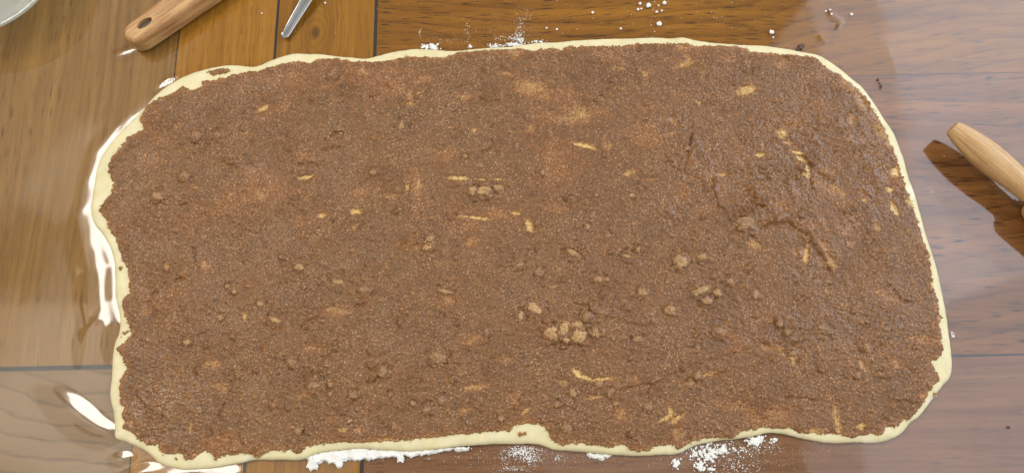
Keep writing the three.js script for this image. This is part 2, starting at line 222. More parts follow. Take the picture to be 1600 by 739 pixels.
// ---------------------------------------------------------------- filling: a grainy layer with thin streaks, ridges, cracks
// thin places where the dough shows: px, py, radius along, radius across, turn (deg), how bare (0..1)
const BARE = [[410,170,11,4,-32,.85],[509,136,8,5,0,.5],[640,148,5,9,10,.75],[640,161,8,5,-10,.7],[655,145,7,2,-30,.7],[661,125,14,7,-20,.5],[728,151,11,7,10,.55],[565,112,12,9,0,.5],[457,117,10,7,0,.45],[792,115,12,4,15,.6],[830,137,28,13,5,.6],[850,150,14,10,0,.5],[968,108,14,3,-8,.5],[1008,115,4,11,-25,.65],[1070,100,18,6,-20,.7],[1076,92,5,12,-15,.6],[905,178,22,13,0,.66],[1165,142,18,9,-14,.85],[1092,160,6,3,35,.7],[805,82,14,9,0,.6],[950,90,22,14,0,.32],[1140,92,16,9,0,.4],[1065,74,14,8,0,.5],[890,186,34,9,0,.55],[915,228,21,4,14,1],[952,228,7,9,0,.55],[1052,188,8,6,0,.55],[1050,209,7,5,0,.5],[985,270,11,5,-12,.7],[1020,280,9,2,4,.7],[1188,242,9,4,2,1],[1130,273,9,3,8,.8],[806,333,8,3,10,.9],[827,352,5,13,-18,.9],[870,270,30,5,0,.33],[865,323,34,9,3,.36],[1015,212,36,20,0,.36],[832,200,10,9,0,.55],[1222,208,8,9,30,.95],[1232,222,16,4,35,.7],[1247,238,11,3,8,1],[1253,248,10,4,35,1],[1262,264,4,11,-10,.95],[1260,273,8,4,20,.9],[1332,188,4,8,0,.65],[1378,205,14,17,-20,.6],[1392,222,8,14,-15,.65],[1400,268,7,9,30,1],[1391,296,6,6,30,.85],[1398,326,5,11,-28,1],[1351,313,5,3,0,.9],[1423,317,5,9,-25,.95],[1305,298,26,9,28,.48],[1220,320,14,8,0,.45],[1290,270,16,10,20,.33],[1371,355,5,8,-20,.7],[1260,350,20,12,0,.3],[1225,100,16,10,0,.5],[1330,130,22,12,30,.62],[1290,100,14,6,30,.5],[1347,158,18,7,60,.6],[1245,195,20,10,20,.35],[260,416,4,5,0,.8],[320,415,10,7,0,.5],[225,486,10,7,0,.45],[382,494,4,7,-20,.8],[330,568,11,9,0,.62],[347,605,12,6,20,.6],[297,666,3,8,0,.6],[345,692,30,15,0,.33],[200,660,9,5,20,.5],[304,292,6,4,0,.7],[279,196,12,4,-30,.45],[382,208,6,4,0,.5],[240,250,14,10,0,.35],[477,277,12,3.4,-12,1],[652,292,7,20,-8,.55],[636,293,3,7,-15,.85],[502,337,8,4,-10,.9],[556,330,10,5,-12,.9],[715,278,15,4,2,1],[752,280,10,1.7,0,.9],[779,280,8,1.6,0,.8],[742,340,26,2.8,6,1],[408,306,14,10,0,.5],[560,302,14,10,0,.4],[700,241,18,12,0,.32],[553,353,7,6,30,.55],[740,203,5,4,-40,.8],[704,199,5,2,0,.7],[611,307,12,4,0,.5],[780,335,22,10,0,.42],[640,385,16,7,10,.42],[525,486,22,9,-5,.5],[700,470,20,10,0,.42],[740,530,18,8,-10,.45],[490,545,18,8,0,.38],[736,378,12,6,-20,.55],[1180,381,10,7,15,.66],[1260,398,4,16,8,.88],[1247,394,12,6,0,.5],[1300,412,7,17,-28,.62],[1288,385,5,12,-30,.55],[1380,458,24,8,30,.42],[1440,531,20,6,5,.5],[1460,445,5,6,0,.85],[1215,547,28,7,20,.5],[1470,497,5,6,0,.7],[485,607,16,5,-20,.52],[470,617,5,8,30,.5],[535,671,8,4,0,.75],[602,689,30,5,-3,.62],[685,686,16,5,0,.55],[745,605,18,5,-6,.6],[727,641,10,6,0,.5],[790,561,10,7,0,.5],[560,671,6,4,0,.5],[520,655,8,6,0,.4],[903,583,5,9,-40,1],[918,591,14,3,18,1],[941,592,15,3,-4,.95],[928,621,13,2.4,-10,.75],[822,642,7,4,-30,.75],[970,648,12,9,0,.5],[1048,643,4,9,0,.9],[1042,653,12,3,-25,.9],[1058,655,12,4,-30,.85],[1060,682,13,14,0,.5],[1110,584,12,4,0,.66],[1150,637,26,10,10,.42],[1177,652,15,13,0,.45],[880,597,7,6,0,.6],[825,576,6,4,0,.5],[805,622,10,8,0,.4],[1000,605,20,3,-10,.4],[990,590,10,10,0,.3],[1240,562,4,11,-20,.8],[1350,571,5,11,-30,.65],[1310,662,6,24,-10,.72],[1307,642,5,8,0,.7],[1347,666,7,4,-30,.95],[1218,650,24,14,0,.45],[1277,676,14,6,0,.7],[1400,567,16,8,25,.42],[845,680,14,5,0,.4],[1075,600,10,4,0,.5],[1445,620,8,8,0,.5],[1460,607,4,4,0,.8]];
// lumps: px, py, radius along, radius across, turn, how pale (0..1)
const LUMPS = [[308,214,10,8,0,.3],[340,212,8,5,0,.3],[246,307,10,6,20,.6],[288,276,9,8,0,.35],[627,196,6,9,0,.7],[583,270,6,5,0,.6],[727,245,4,4,0,.7],[738,299,7,8,30,.8],[756,299,12,7,-10,.9],[779,294,8,5,0,.65],[672,374,8,5,-30,.7],[668,387,9,5,-15,.85],[468,418,8,6,0,.85],[530,442,13,4,20,.75],[430,501,10,4,20,.95],[406,475,6,4,10,.8],[292,535,6,4,0,.9],[570,453,10,5,10,.45],[696,456,11,3,15,.8],[760,520,4,7,10,.3],[683,560,13,9,20,.5],[455,565,8,5,10,.5],[598,582,6,9,10,.5],[490,602,12,6,-10,.45],[516,602,4,4,0,.6],[516,616,4,4,0,.55],[553,619,7,5,0,.4],[645,631,4,4,0,.6],[666,641,8,4,-20,.45],[690,626,4,7,10,.45],[466,673,6,6,0,.55],[1062,410,13,11,20,.75],[1048,486,9,8,0,.75],[1095,455,14,6,-25,.75],[1105,472,9,5,0,.7],[1121,458,7,6,30,.75],[1142,441,8,5,15,.6],[1181,461,4,7,10,.65],[1005,458,9,7,20,.65],[936,437,9,5,0,.6],[948,437,4,4,0,.6],[836,483,13,7,38,1],[814,494,4,8,10,.95],[862,522,13,11,10,.85],[881,514,8,13,28,.9],[902,509,10,7,0,.85],[904,526,12,12,30,.95],[885,532,6,4,0,.9],[917,496,9,9,0,.35],[931,520,6,10,-10,.65],[1165,352,18,13,10,.45],[895,396,12,5,35,.7],[981,401,9,3,10,.75],[997,391,3,6,20,.6],[1097,402,8,5,0,.65],[810,415,9,4,-25,.55],[842,426,8,8,0,.4],[995,530,7,4,-20,.6],[1090,544,5,3,40,.5],[1090,587,5,7,20,.5],[936,600,6,5,0,.7],[895,614,5,7,-20,.7],[953,615,4,6,20,.5],[1080,600,6,3,-20,.6],[963,631,6,3,-15,.65],[1013,636,7,6,0,.4],[885,670,8,7,20,.5],[1125,518,12,6,15,.45],[1340,587,6,5,0,.5],[1376,586,4,3,0,.6],[1285,515,11,6,20,.35],[1218,506,5,6,0,.5],[1230,520,6,6,0,.45],[1356,545,5,8,-30,.6],[1252,261,7,6,0,.1],[366,456,3,4,0,.8],[344,497,3,5,20,.8],[1108,235,4,4,0,.6],[1074,232,5,4,0,.6],[848,271,4,5,0,.6],[918,355,3,5,0,.7],[932,306,3,3,0,.7],[987,306,5,3,0,.8],[730,345,3,3,0,.5],[480,370,3,3,0,.5],[355,448,4,4,0,.6],[320,575,5,3,0,.6],[700,165,3,3,0,.5],[939,157,6,5,0,.35],[1096,115,8,3,0,.3],[519,117,9,4,-15,.3],[535,128,4,8,20,.2],[1240,552,10,4,-20,.5],[870,632,4,5,0,.5],[782,654,5,5,0,.6],[610,617,4,4,0,.4]];
// ridges (+) and cracks (-): height in mm, half width in px, points
const LINES = [[.9,3,[[1119,268],[1117,295],[1124,318],[1140,332],[1160,336],[1176,342]]],[.8,5,[[1255,236],[1272,256],[1290,274],[1311,284]]],[1.2,4,[[1180,350],[1210,347],[1235,345],[1262,365],[1285,398],[1298,420],[1310,440]]],[.35,2.2,[[958,607],[985,602],[1020,597],[1045,585],[1075,570],[1125,555],[1200,534],[1270,530],[1350,527]]],[.5,2.5,[[905,478],[960,495],[1005,506],[1030,502]]],[-.7,2,[[272,437],[281,437],[290,432]]],[-.8,2,[[247,455],[238,462],[236,471],[223,476]]],[-.7,1.8,[[240,489],[251,480]]],[-.6,1.8,[[298,386],[304,398],[302,412]]],[-.6,2,[[400,551],[418,541]]],[-.6,2,[[468,509],[500,494]]],[-.45,1.6,[[338,655],[352,625],[368,595]]],[-.45,1.5,[[318,700],[326,682],[331,670]]],[-.5,1.6,[[497,237],[515,231],[540,230]]],[-.6,1.4,[[769,215],[769,228],[760,236],[748,238]]],[-.6,1.4,[[640,194],[640,206]]],[-.5,2,[[590,452],[566,476],[545,482]]],[.5,5,[[1040,320],[1050,338],[1056,345]]],[.5,5,[[1080,210],[1095,235],[1110,262]]],[.6,6,[[1165,280],[1190,315],[1225,345]]],[.4,6,[[1210,170],[1250,200],[1290,230]]],[.5,5,[[1240,260],[1232,285],[1245,310]]],[-.6,2.5,[[1264,250],[1268,280],[1266,305]]],[.35,8,[[1300,180],[1350,240],[1390,310]]],[-.4,2,[[1220,620],[1260,624],[1285,628]]],[-.5,2,[[1385,626],[1415,628],[1440,634]]],[-.6,1.6,[[1085,185],[1070,270],[1040,258]]],[-.6,1.6,[[872,391],[890,388],[908,398],[916,408]]],[-.5,1.5,[[735,314],[750,317],[775,309]]],[-.5,2,[[505,220],[520,208],[538,206]]],[-.5,1.5,[[463,259],[480,254],[500,258]]],[-.6,1.5,[[892,474],[920,478],[922,490]]],[-.4,1.5,[[1240,430],[1245,448]]],[-.5,2,[[615,380],[640,388],[660,378]]],[-.4,1.5,[[560,545],[585,558],[610,550]]],[-.4,1.5,[[195,600],[230,640],[260,655]]],[.35,6,[[520,130],[540,125],[548,140]]],[-.4,1.5,[[1170,520],[1205,545],[1215,540]]],[.4,3,[[1345,500],[1380,515],[1420,512]]],[-.5,2,[[1385,440],[1410,470],[1430,475]]]];
const STEP = 0.00055;
let fx0 = 9, fx1 = -9, fz0 = 9, fz1 = -9; for (const [x, z] of FILL) { fx0 = Math.min(fx0, x); fx1 = Math.max(fx1, x); fz0 = Math.min(fz0, z); fz1 = Math.max(fz1, z); }
fx0 -= 0.003; fx1 += 0.003; fz0 -= 0.003; fz1 += 0.003;
const NX = Math.ceil((fx1 - fx0) / STEP) + 1, NZ = Math.ceil((fz1 - fz0) / STEP) + 1;
const bare = new Float32Array(NX * NZ), relief = new Float32Array(NX * NZ);
function splat(cx, cz, reach, f) {
  const i0 = Math.max(0, Math.floor((cx - reach - fx0) / STEP)), i1 = Math.min(NX - 1, Math.ceil((cx + reach - fx0) / STEP)), j0 = Math.max(0, Math.floor((cz - reach - fz0) / STEP)), j1 = Math.min(NZ - 1, Math.ceil((cz + reach - fz0) / STEP));
  for (let j = j0; j <= j1; j++) for (let i = i0; i <= i1; i++) f(j * NX + i, fx0 + i * STEP, fz0 + j * STEP);
}
const DT = DOUGH_TOP + 0.001;
for (const [px, py, a, b, t, s] of BARE) {
  const [cx, cz] = W(px, py, DT), r = t * Math.PI / 180, c = Math.cos(r), sn2 = Math.sin(r), soft = s > 0.8 ? 0.62 : 0.85;
  splat(cx, cz, (Math.max(a, b) * 1.8 + 6) * S, (k, x, z) => {
    const dx = x - cx, dz = z - cz, u = (dx * c + dz * sn2) / (a * S), v = (-dx * sn2 + dz * c) / (b * S);
    const q = Math.hypot(u, v) + 0.42 * noise(x * 330, z * 330) + 0.38 * noise(x * 900, z * 900) + 0.3 * noise(u * 0.8 + px, v * 3.1 + py);
    const m = s * (1 - sstep(1 - soft, 1 + soft, q)); if (m * 0.97 > bare[k]) bare[k] = m * 0.97;
  });
}
for (const [h, w, pts] of LINES) {
  const P = pts.map(([x, y]) => W(x, y, DT));
  for (let n = 0; n < P.length - 1; n++) {
    const [ax, az] = P[n], [bx, bz] = P[n + 1], ex = bx - ax, ez = bz - az, l2 = ex * ex + ez * ez;
    splat((ax + bx) / 2, (az + bz) / 2, Math.sqrt(l2) / 2 + w * S * 3, (k, x, z) => {
      const wx = x + 0.0012 * noise(x * 260, z * 260), wz = z + 0.0012 * noise(x * 260 + 9, z * 260), t = ((wx - ax) * ex + (wz - az) * ez) / l2; if (t < -0.02 || t > 1.0) return;
      const d = Math.hypot(wx - ax - ex * t, wz - az - ez * t) / ((h > 0 ? w : w * 1.15) * S), all = (n + t) / (P.length - 1), ends = sstep(0, 0.12, all) * (1 - sstep(0.85, 1, all));
      const m = h * (h > 0 ? 0.0027 : 0.0034) * Math.exp(-d * d) * ends * (0.75 + 0.5 * noise(x * 300, z * 300)); if (Math.abs(m) > Math.abs(relief[k])) relief[k] = m;
    });
  }
}
for (const [px, py, a, b] of LUMPS) { const [cx, cz] = W(px, py, DT), r = Math.max(a, b) * S * 1.3, tall = Math.min(a, b) / 10; splat(cx, cz, r * 2, (k, x, z) => { const q = Math.hypot(x - cx, z - cz) / r * (1 + 0.3 * noise(x * 300, z * 300)); relief[k] += 0.0017 * tall * Math.exp(-q * q * 1.5) - 0.0011 * Math.exp(-(q - 1.05) * (q - 1.05) * 40) * (0.6 + noise(x * 200 + 5, z * 200)); }); }
// coarse signed distance of the filling's outline
const CS = 3, CNX = Math.ceil(NX / CS) + 2, CNZ = Math.ceil(NZ / CS) + 2, sdf = new Float32Array(CNX * CNZ);
for (let j = 0; j < CNZ; j++) for (let i = 0; i < CNX; i++) sdf[j * CNX + i] = insideDist(FILL, fx0 + i * CS * STEP, fz0 + j * CS * STEP);
// a small island of filling on the bare upper left rim
{ const isle = [[322, 111], [335, 107], [350, 106], [365, 110], [352, 116], [335, 118], [325, 117]].map(([x, y]) => W(x, y, DOUGH_TOP)); const [cx, cz] = W(343, 111, DT); for (let j = 0; j < CNZ; j++) for (let i = 0; i < CNX; i++) { const x = fx0 + i * CS * STEP, z = fz0 + j * CS * STEP; if (Math.hypot(x - cx, z - cz) < 0.02) sdf[j * CNX + i] = Math.max(sdf[j * CNX + i], insideDist(isle, x, z)); } }
const isles = [[187, 419, 5], [192, 521, 3], [197, 517, 3], [187, 527, 3], [813, 680, 4], [820, 676, 3], [273, 717, 2.5], [188, 438, 2], [1463, 615, 4]].map(([x, y, r]) => [...W(x, y, DT), r * S]);
const dab = new Float32Array(NX * NZ); { const r = rng(91); for (let i = 0; i < 900; i++) {   // small knobs of thicker paste
  const cx = lerp(fx0, fx1, r()), cz = lerp(fz0, fz1, r()), rad = 0.0008 + 0.0024 * Math.pow(r(), 2.2), h = rad * (0.22 + 0.3 * r()), asp = 0.6 + 0.9 * r(), tn = r() * 3.1, c = Math.cos(tn), q2 = Math.sin(tn);
  splat(cx, cz, rad * 2.4, (k, x, z) => { const dx = x - cx, dz = z - cz, q = Math.hypot((dx * c + dz * q2) * asp, (-dx * q2 + dz * c) / asp) / rad * (1 + 0.35 * noise(x * 420, z * 420)); const m = h * (1 - sstep(0.55, 1.15, q)) - h * 0.28 * Math.exp(-(q - 1.3) * (q - 1.3) * 22); if (Math.abs(m) > Math.abs(dab[k])) dab[k] = m; });
} }
const [wcx, wcz] = W(1230, 275, DT), wetR = (x, z) => Math.exp(-Math.pow((x - wcx) / (150 * S), 2) - Math.pow((z - wcz) / (150 * S), 2));
const WET = [[1230, 270, 110, 130], [1090, 250, 70, 90], [1280, 400, 50, 60], [1340, 170, 60, 60], [1050, 330, 40, 50], [960, 530, 70, 40], [1370, 300, 50, 80], [1250, 500, 160, 40], [250, 640, 90, 60]].map(([x, y, a, b]) => [...W(x, y, DT), a * S, b * S]);
const filling = new THREE.Group(); filling.name = 'filling'; rolled.add(filling);
const BROWN = [0.182, 0.078, 0.0245], GREYB = [0.184, 0.088, 0.031], RED = [0.225, 0.088, 0.026], ORANGE = [0.325, 0.168, 0.055], AMBER = [0.50, 0.29, 0.092], CREAM = [0.57, 0.40, 0.155];
const fillColor = (t) => t < 0.18 ? mix3(CREAM, AMBER, t / 0.18) : t < 0.42 ? mix3(AMBER, ORANGE, (t - 0.18) / 0.24) : t < 0.68 ? mix3(ORANGE, RED, (t - 0.42) / 0.26) : mix3(RED, BROWN, clamp((t - 0.68) / 0.24));
{
  const rnd = rng(5), col = new Float32Array(NX * NZ * 3), cover = new Float32Array(NX * NZ);
  const g = grid(fx0, fx0 + (NX - 1) * STEP - 1e-7, fz0, fz0 + (NZ - 1) * STEP - 1e-7, STEP, (x, z, k) => {
    const i = k % NX, j = (k - i) / NX, ci = Math.floor(i / CS), cj = Math.floor(j / CS), fu = i / CS - ci, fv = j / CS - cj, q = cj * CNX + ci;
    let sd = lerp(lerp(sdf[q], sdf[q + 1], fu), lerp(sdf[q + CNX], sdf[q + CNX + 1], fu), fv);
    if (sd < 0.012) for (const [ix, iz, r] of isles) sd = Math.max(sd, r - Math.hypot(x - ix, z - iz));
    const R = rnd();
    if (sd < -0.005) { cover[k] = 0; return 0; }
    if (sd < 0.0002 && sd > -0.0055 && noise(x * 620, z * 620) > 0.62 + 60 * Math.max(0, -sd - 0.001)) sd = 0.0006;
    sd += 0.0011 * noise(x * 240, z * 240) + 0.0010 * noise(x * 700, z * 700) + 0.0006 * noise(x * 1500, z * 1500);
    const T = sstep(0, 0.0014, sd); cover[k] = sd > -0.0004 ? 1 : 0;
    // broad swings between thick, grey-brown paste and thinner, redder film
    const low = fbm(x * 14 + 2, z * 17, 3), mid2 = fbm(x * 60, z * 75 + 7, 3), rim = 1 - sstep(0.001, 0.007, sd);
    let b = Math.max(bare[k], clamp(0.27 * sstep(0.02, 0.7, low + 0.5 * mid2 - z * 1.1)), rim * (0.33 + 0.2 * mid2));
    const dir = noise((x + z * 0.35) * 120, (z - x * 0.35) * 520);
    const n1 = noise(x * 420, z * 420), n2 = noise(x * 900 + 3, z * 900), n3 = R - 0.5, n4 = noise(x * 190, z * 190);
    b = clamp(b + (b > 0.12 ? 0.16 * n2 + 0.22 * n3 : 0));
    const t = T * (1 - b), gash = sstep(0.86, 0.98, 1 - Math.abs(noise(x * 95 + 0.6 * noise(x * 300, z * 300), z * 120))) * sstep(0.05, 0.5, noise(x * 33 + 8, z * 33));
    const fold = clamp(relief[k] / 0.0009) * sstep(0.55, 0.75, (x - fx0) / (fx1 - fx0)); const swirl = wetR(x, z) * 0.0022 * (noise((x + z * 0.8) * 42 + n4, (z - x * 1.25) * 120 + n4) + 0.35 * noise((x + z * 0.8) * 110, (z - x * 1.25) * 420)) * sstep(-0.15, 0.45, noise(x * 36, z * 36 + 4)); const gd = 0.30 * fbm(x * 30 + 3, z * 34, 3) - 0.04, grain = sstep(0.42 - gd, 0.75 - gd, noise(x * 820 + 7, z * 860) + 0.75 * n3), pit = sstep(0.42, 0.8, noise(x * 700, z * 760 + 11) + 0.5 * n3); const clump = sstep(0.38, 0.75, n4 + 0.35 * n1) * (1 - b);
    let h = 0.0016 * (1 - 0.8 * b) + (1 - 0.7 * b) * (1 - 0.65 * fold) * (0.00022 * n1 + 0.00022 * n2 + 0.00024 * n3 + 0.00042 * grain - 0.00030 * pit + 0.00030 * dir - 0.00060 * gash) + dab[k] + swirl + 0.00065 * clump + 0.00030 * low + 0.00035 * mid2 + relief[k] * (1 - 0.3 * b);
    h = lerp(-0.0011, Math.max(h, 0.0001), sstep(0.02, 0.75, T));
    // colour of the paste itself
    let c = fillColor(t);
    const m = clamp(0.5 + 0.9 * mid2 - 0.6 * low); if (t > 0.6) c = mix3(c, GREYB, 0.75 * m * (t - 0.6) / 0.4);
    if (t > 0.4) c = mix3(c, [0.55, 0.35, 0.20], 0.62 * grain * (1 - fold)); const f = (1 + 0.10 * n1 + 0.16 * n2 + 0.24 * n3) * (1 - 0.42 * pit) * (1 + 0.14 * n4 + 0.16 * dir + 0.10 * mid2 + 0.2 * clump + 0.16 * fbm(x * 24 + 9, z * 27, 3)); c = [c[0] * f, c[1] * f, c[2] * f];
                // undissolved sugar grains
    if (R < 0.07) c = [c[0] * 0.45, c[1] * 0.42, c[2] * 0.4];
    col[k * 3] = c[0]; col[k * 3 + 1] = c[1]; col[k * 3 + 2] = c[2];
    return DOUGH_TOP + h;
  }, (a, b, c, d) => cover[a] + cover[b] + cover[c] + cover[d] > 3.5);
  const geo = compact(g.pos, g.idx, col), gp = geo.attributes.position, guv = []; for (let i = 0; i < gp.count; i++) guv.push((gp.getX(i) - fx0) / (fx1 - fx0), (gp.getZ(i) - fz0) / (fz1 - fz0));
  geo.setAttribute('uv', new THREE.Float32BufferAttribute(guv, 2));
  const wet = texture(1024, 512, (u, v) => {                        // buttery, shinier swipes
    const x = fx0 + u * (fx1 - fx0), z = fz0 + v * (fz1 - fz0); let w = 0;
    for (const [cx, cz, a, b] of WET) { const q = Math.hypot((x - cx) / a, (z - cz) / b); if (q < 2) w = Math.max(w, Math.exp(-q * q)); }
    const gi = clamp(Math.round((x - fx0) / STEP), 0, NX - 1), gj = clamp(Math.round((z - fz0) / STEP), 0, NZ - 1); if (relief[gj * NX + gi] > 0.0003 && x > wcx - 0.12) w = Math.max(w, 1);
    const n = noise((x + z * 0.6) * 55, (z - x * 1.3) * 150) + 0.6 * noise(x * 300, z * 300), r = lerp(clamp(0.60 + 0.28 * fbm(x * 26 + 5, z * 30, 2), 0.38, 0.78), 0.15, clamp(Math.max(w * sstep(-0.1, 0.6, n + w * 0.5), 0.75 * sstep(0.15, 0.5, noise(x * 520 + 3, z * 520)))));
    return [r, r, r];
  }, false);
  const spreadMat = phy({ vertexColors: true, roughness: 1, roughnessMap: wet, specularIntensity: 0.7 });
  mesh('spread', geo, spreadMat, filling);
  // height of the filling at a point, for the lumps that sit in it
  filling.userData.at = null; delete filling.userData.at;
  const heightAt = (x, z) => { const i = clamp(Math.round((x - fx0) / STEP), 0, NX - 1), j = clamp(Math.round((z - fz0) / STEP), 0, NZ - 1); return g.pos[(j * g.nx + i) * 3 + 1]; };
  const lumpMat = phy({ vertexColors: true, roughness: 0.5, specularIntensity: 0.8 });
  LUMPS.forEach(([px, py, a, b, turn, pale], n) => {
    const [cx, cz] = W(px, py, DT), base = mergeVertices(new THREE.IcosahedronGeometry(1, 8).deleteAttribute('uv').deleteAttribute('normal')), P = base.attributes.position, cc = [];
    const hh = Math.min(a, b) * S * (0.62 + 0.2 * noise(n * 3.3, 1.7));
    for (let i = 0; i < P.count; i++) {
      const x = P.getX(i), y = P.getY(i), z = P.getZ(i), w = 1 + 0.34 * noise(x * 1.6 + n * 5.1, z * 1.6 + y) + 0.20 * noise(x * 3.6 + y * 2 + n, z * 3.6 - n) + 0.13 * noise(x * 8 + n, z * 8 + y * 7) + 0.06 * noise(x * 19 + n, z * 19 - y * 13);
      P.setXYZ(i, x * w * a * S * 0.95, y * w * hh, z * w * b * S * 0.95);
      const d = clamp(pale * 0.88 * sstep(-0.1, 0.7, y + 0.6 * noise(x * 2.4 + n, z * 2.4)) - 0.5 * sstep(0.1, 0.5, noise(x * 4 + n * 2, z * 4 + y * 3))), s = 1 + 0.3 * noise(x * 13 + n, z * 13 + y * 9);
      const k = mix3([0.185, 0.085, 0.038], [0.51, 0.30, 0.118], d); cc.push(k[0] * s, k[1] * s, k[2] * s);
    }
    base.setAttribute('color', new THREE.Float32BufferAttribute(cc, 3)); base.computeVertexNormals();
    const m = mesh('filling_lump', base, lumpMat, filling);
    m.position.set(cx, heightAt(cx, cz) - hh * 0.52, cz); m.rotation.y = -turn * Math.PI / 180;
  });
}

// ---------------------------------------------------------------- flour
const flourMat = std({ color: lin(0.74, 0.72, 0.66), roughness: 0.95 });
function clump(r, n, detail = 1) {                                  // one crumb of flour
  const g = mergeVertices(new THREE.IcosahedronGeometry(1, detail).deleteAttribute('uv').deleteAttribute('normal')), P = g.attributes.position;
  for (let i = 0; i < P.count; i++) { const x = P.getX(i), y = P.getY(i), z = P.getZ(i), w = 1 + 0.38 * noise(x * 1.7 + n, z * 1.7 + y * 1.3); P.setXYZ(i, x * w * r, y * w * r * 0.6, z * w * r); }
  g.computeVertexNormals(); return g;
}
function crust(name, label, pts, high, seed) {                       // a pressed, crumbly edge of flour
  const poly = pts.map(([x, y]) => W(x, y, 0.003)); let a = 9, b = -9, c = 9, d = -9; for (const [x, z] of poly) { a = Math.min(a, x); b = Math.max(b, x); c = Math.min(c, z); d = Math.max(d, z); }
  const on = [];
  const g = grid(a - 0.002, b + 0.002, c - 0.002, d + 0.002, 0.0005, (x, z, k) => {
    const sd = insideDist(poly, x, z) + 0.0009 * noise(x * 330 + seed, z * 330) + 0.0006 * noise(x * 900, z * 900 + seed); on[k] = sd > -0.0002;
    const t = sstep(-0.0002, 0.0014, sd); return filmHeight(x, z) - 0.0003 + t * (high * (0.8 + 0.3 * noise(x * 160, z * 160) + 0.16 * noise(x * 700, z * 700)) + 0.0003 * Math.sin(x * 500 + 3 * noise(x * 90, z * 90)) * t);
  }, (i, j, k, l) => on[i] && on[j] && on[k] && on[l]);
  tag(mesh(name, compact(g.pos, g.idx), flourMat), label, 'flour');
}
crust('flour_crust', 'long crumbly white crust of flour squeezed out along the lower left edge of the dough', [[470,714],[500,706],[530,702],[562,699],[600,701],[637,703],[675,701],[700,698],[732,697],[733,703],[722,706],[705,704],[690,708],[676,708],[668,712],[652,712],[640,716],[632,713],[628,723],[621,724],[618,715],[608,716],[590,716],[575,720],[566,717],[560,721],[548,721],[543,717],[536,721],[535,730],[524,731],[520,724],[512,725],[505,721],[497,724],[494,734],[483,736],[477,731],[479,720]], 0.0024, 3);
crust('flour_flake', 'small white scalloped flake of flour under the lower middle edge of the dough', [[915,706],[935,708],[957,710],[953,715],[946,717],[940,720],[931,717],[922,716],[917,711]], 0.002, 9);
function heap(name, label, spots, seed) {                           // spots: px, py, radius along x, along y (px), crumbs, largest crumb (mm)
  const r = rng(seed), parts = [];
  for (const [px, py, ax, ay, n, big] of spots) for (let i = 0; i < n; i++) {
    const q = Math.sqrt(-2 * Math.log(1 - r() * 0.98)) * 0.62, t = r() * 6.283, [x, z] = W(px + Math.cos(t) * q * ax, py + Math.sin(t) * q * ay); 
    const s = big * 0.001 * (0.12 + 0.88 * Math.pow(r(), 2.6)) * (1.15 - 0.4 * q); if (insideDist(DOUGH_SIMPLE, x, z) > 0.0006) continue;
    const g = clump(s, r() * 90, s > 0.0008 ? 2 : 1); g.rotateY(r() * 6); g.translate(x, filmHeight(x, z) + s * 0.25, z); parts.push(g);
  }
  tag(mesh(name, mergeGeometries(parts), flourMat), label, 'flour');
}
heap('flour_heap', 'scattered white flour clumps below the lower right edge of the dough', [[1100,706,26,14,260,1.1],[1110,711,9,8,60,1.7],[1128,703,9,6,50,1.6],[1092,728,8,11,70,1.4],[1056,724,6,7,55,1.5],[1180,690,11,6,80,1.7],[1188,684,6,4,30,1.8],[1208,688,6,4,20,1.2],[1110,734,9,5,36,1.3],[1150,702,32,12,170,0.75],[1150,728,40,14,260,0.5],[1195,700,26,8,110,0.45]], 21);
heap('flour_smear', 'thin dusty flour smear touching the dough edge near the bottom centre', [[818,703,24,7,420,0.5],[830,716,16,10,320,0.45],[812,708,18,9,170,0.6],[870,716,9,4,40,0.5],[800,733,28,5,240,0.35],[790,714,10,12,120,0.4]], 22);
heap('flour_pile', 'white flour pile against the top edge of the dough with dusty streaks above it', [[772,73,14,2.5,70,1.0],[800,71,18,3,120,1.0],[810,63,9,8,170,0.75],[840,67,16,2.5,60,0.9],[812,45,7,22,130,0.45],[820,25,10,22,90,0.35],[790,60,24,8,70,0.5]], 23);
heap('flour_clump', 'small white flour clump at the top edge of the dough beside the dark inlay strip', [[664,74,6,3,45,1.3],[676,75,8,4,60,1.8],[656,55,2,14,30,0.4],[735,75,3,3,18,1.4],[729,50,6,18,70,0.4],[690,66,30,8,60,0.35]], 24);
heap('flour_fleck', 'tiny white flour fleck against the right edge of the dough', [[1488,524,2.5,5,26,1.0]], 25);
// single drops of flour at the upper middle of the table
const specks = [[1013, 10, 2.2], [1000, 7, 1.4], [997, 16, 1.3], [1002, 15, 1.0], [1038, 6, 1.8], [1026, 20, 1.3], [1034, 18, 1.0], [1029, 10, 0.9], [1030, 39, 2.2], [926, 21, 1.3], [970, 46, 1.1], [870, 47, 1.1], [854, 45, 1.0], [1290, 19, 1.0], [1297, 17, 1.0], [1299, 24, 1.1], [1205, 52, 2.0], [1208, 60, 0.9], [1330, 24, 1.5], [409, 22, 0.8], [508, 6, 1.0]];
for (const s of specks.filter((s) => s[2] > 1.7)) {
  const [px, py, r] = s, [x, z] = W(px, py), m = mesh('flour_dot', clump(r * 0.0009, px, 3), flourMat); m.position.set(x, filmHeight(x, z) + r * 0.0003, z);
  tag(m, { 1013: 'white flour dot, largest of the cluster at the top middle of the table', 1038: 'white flour dot at the top frame edge, upper right one of its cluster', 1030: 'white flour dot alone just above the middle of the dough top edge', 1205: 'white flour dot right of the oblong reflection, above the dough top right corner' }[px], 'flour', 'single flour dots above the dough');
}
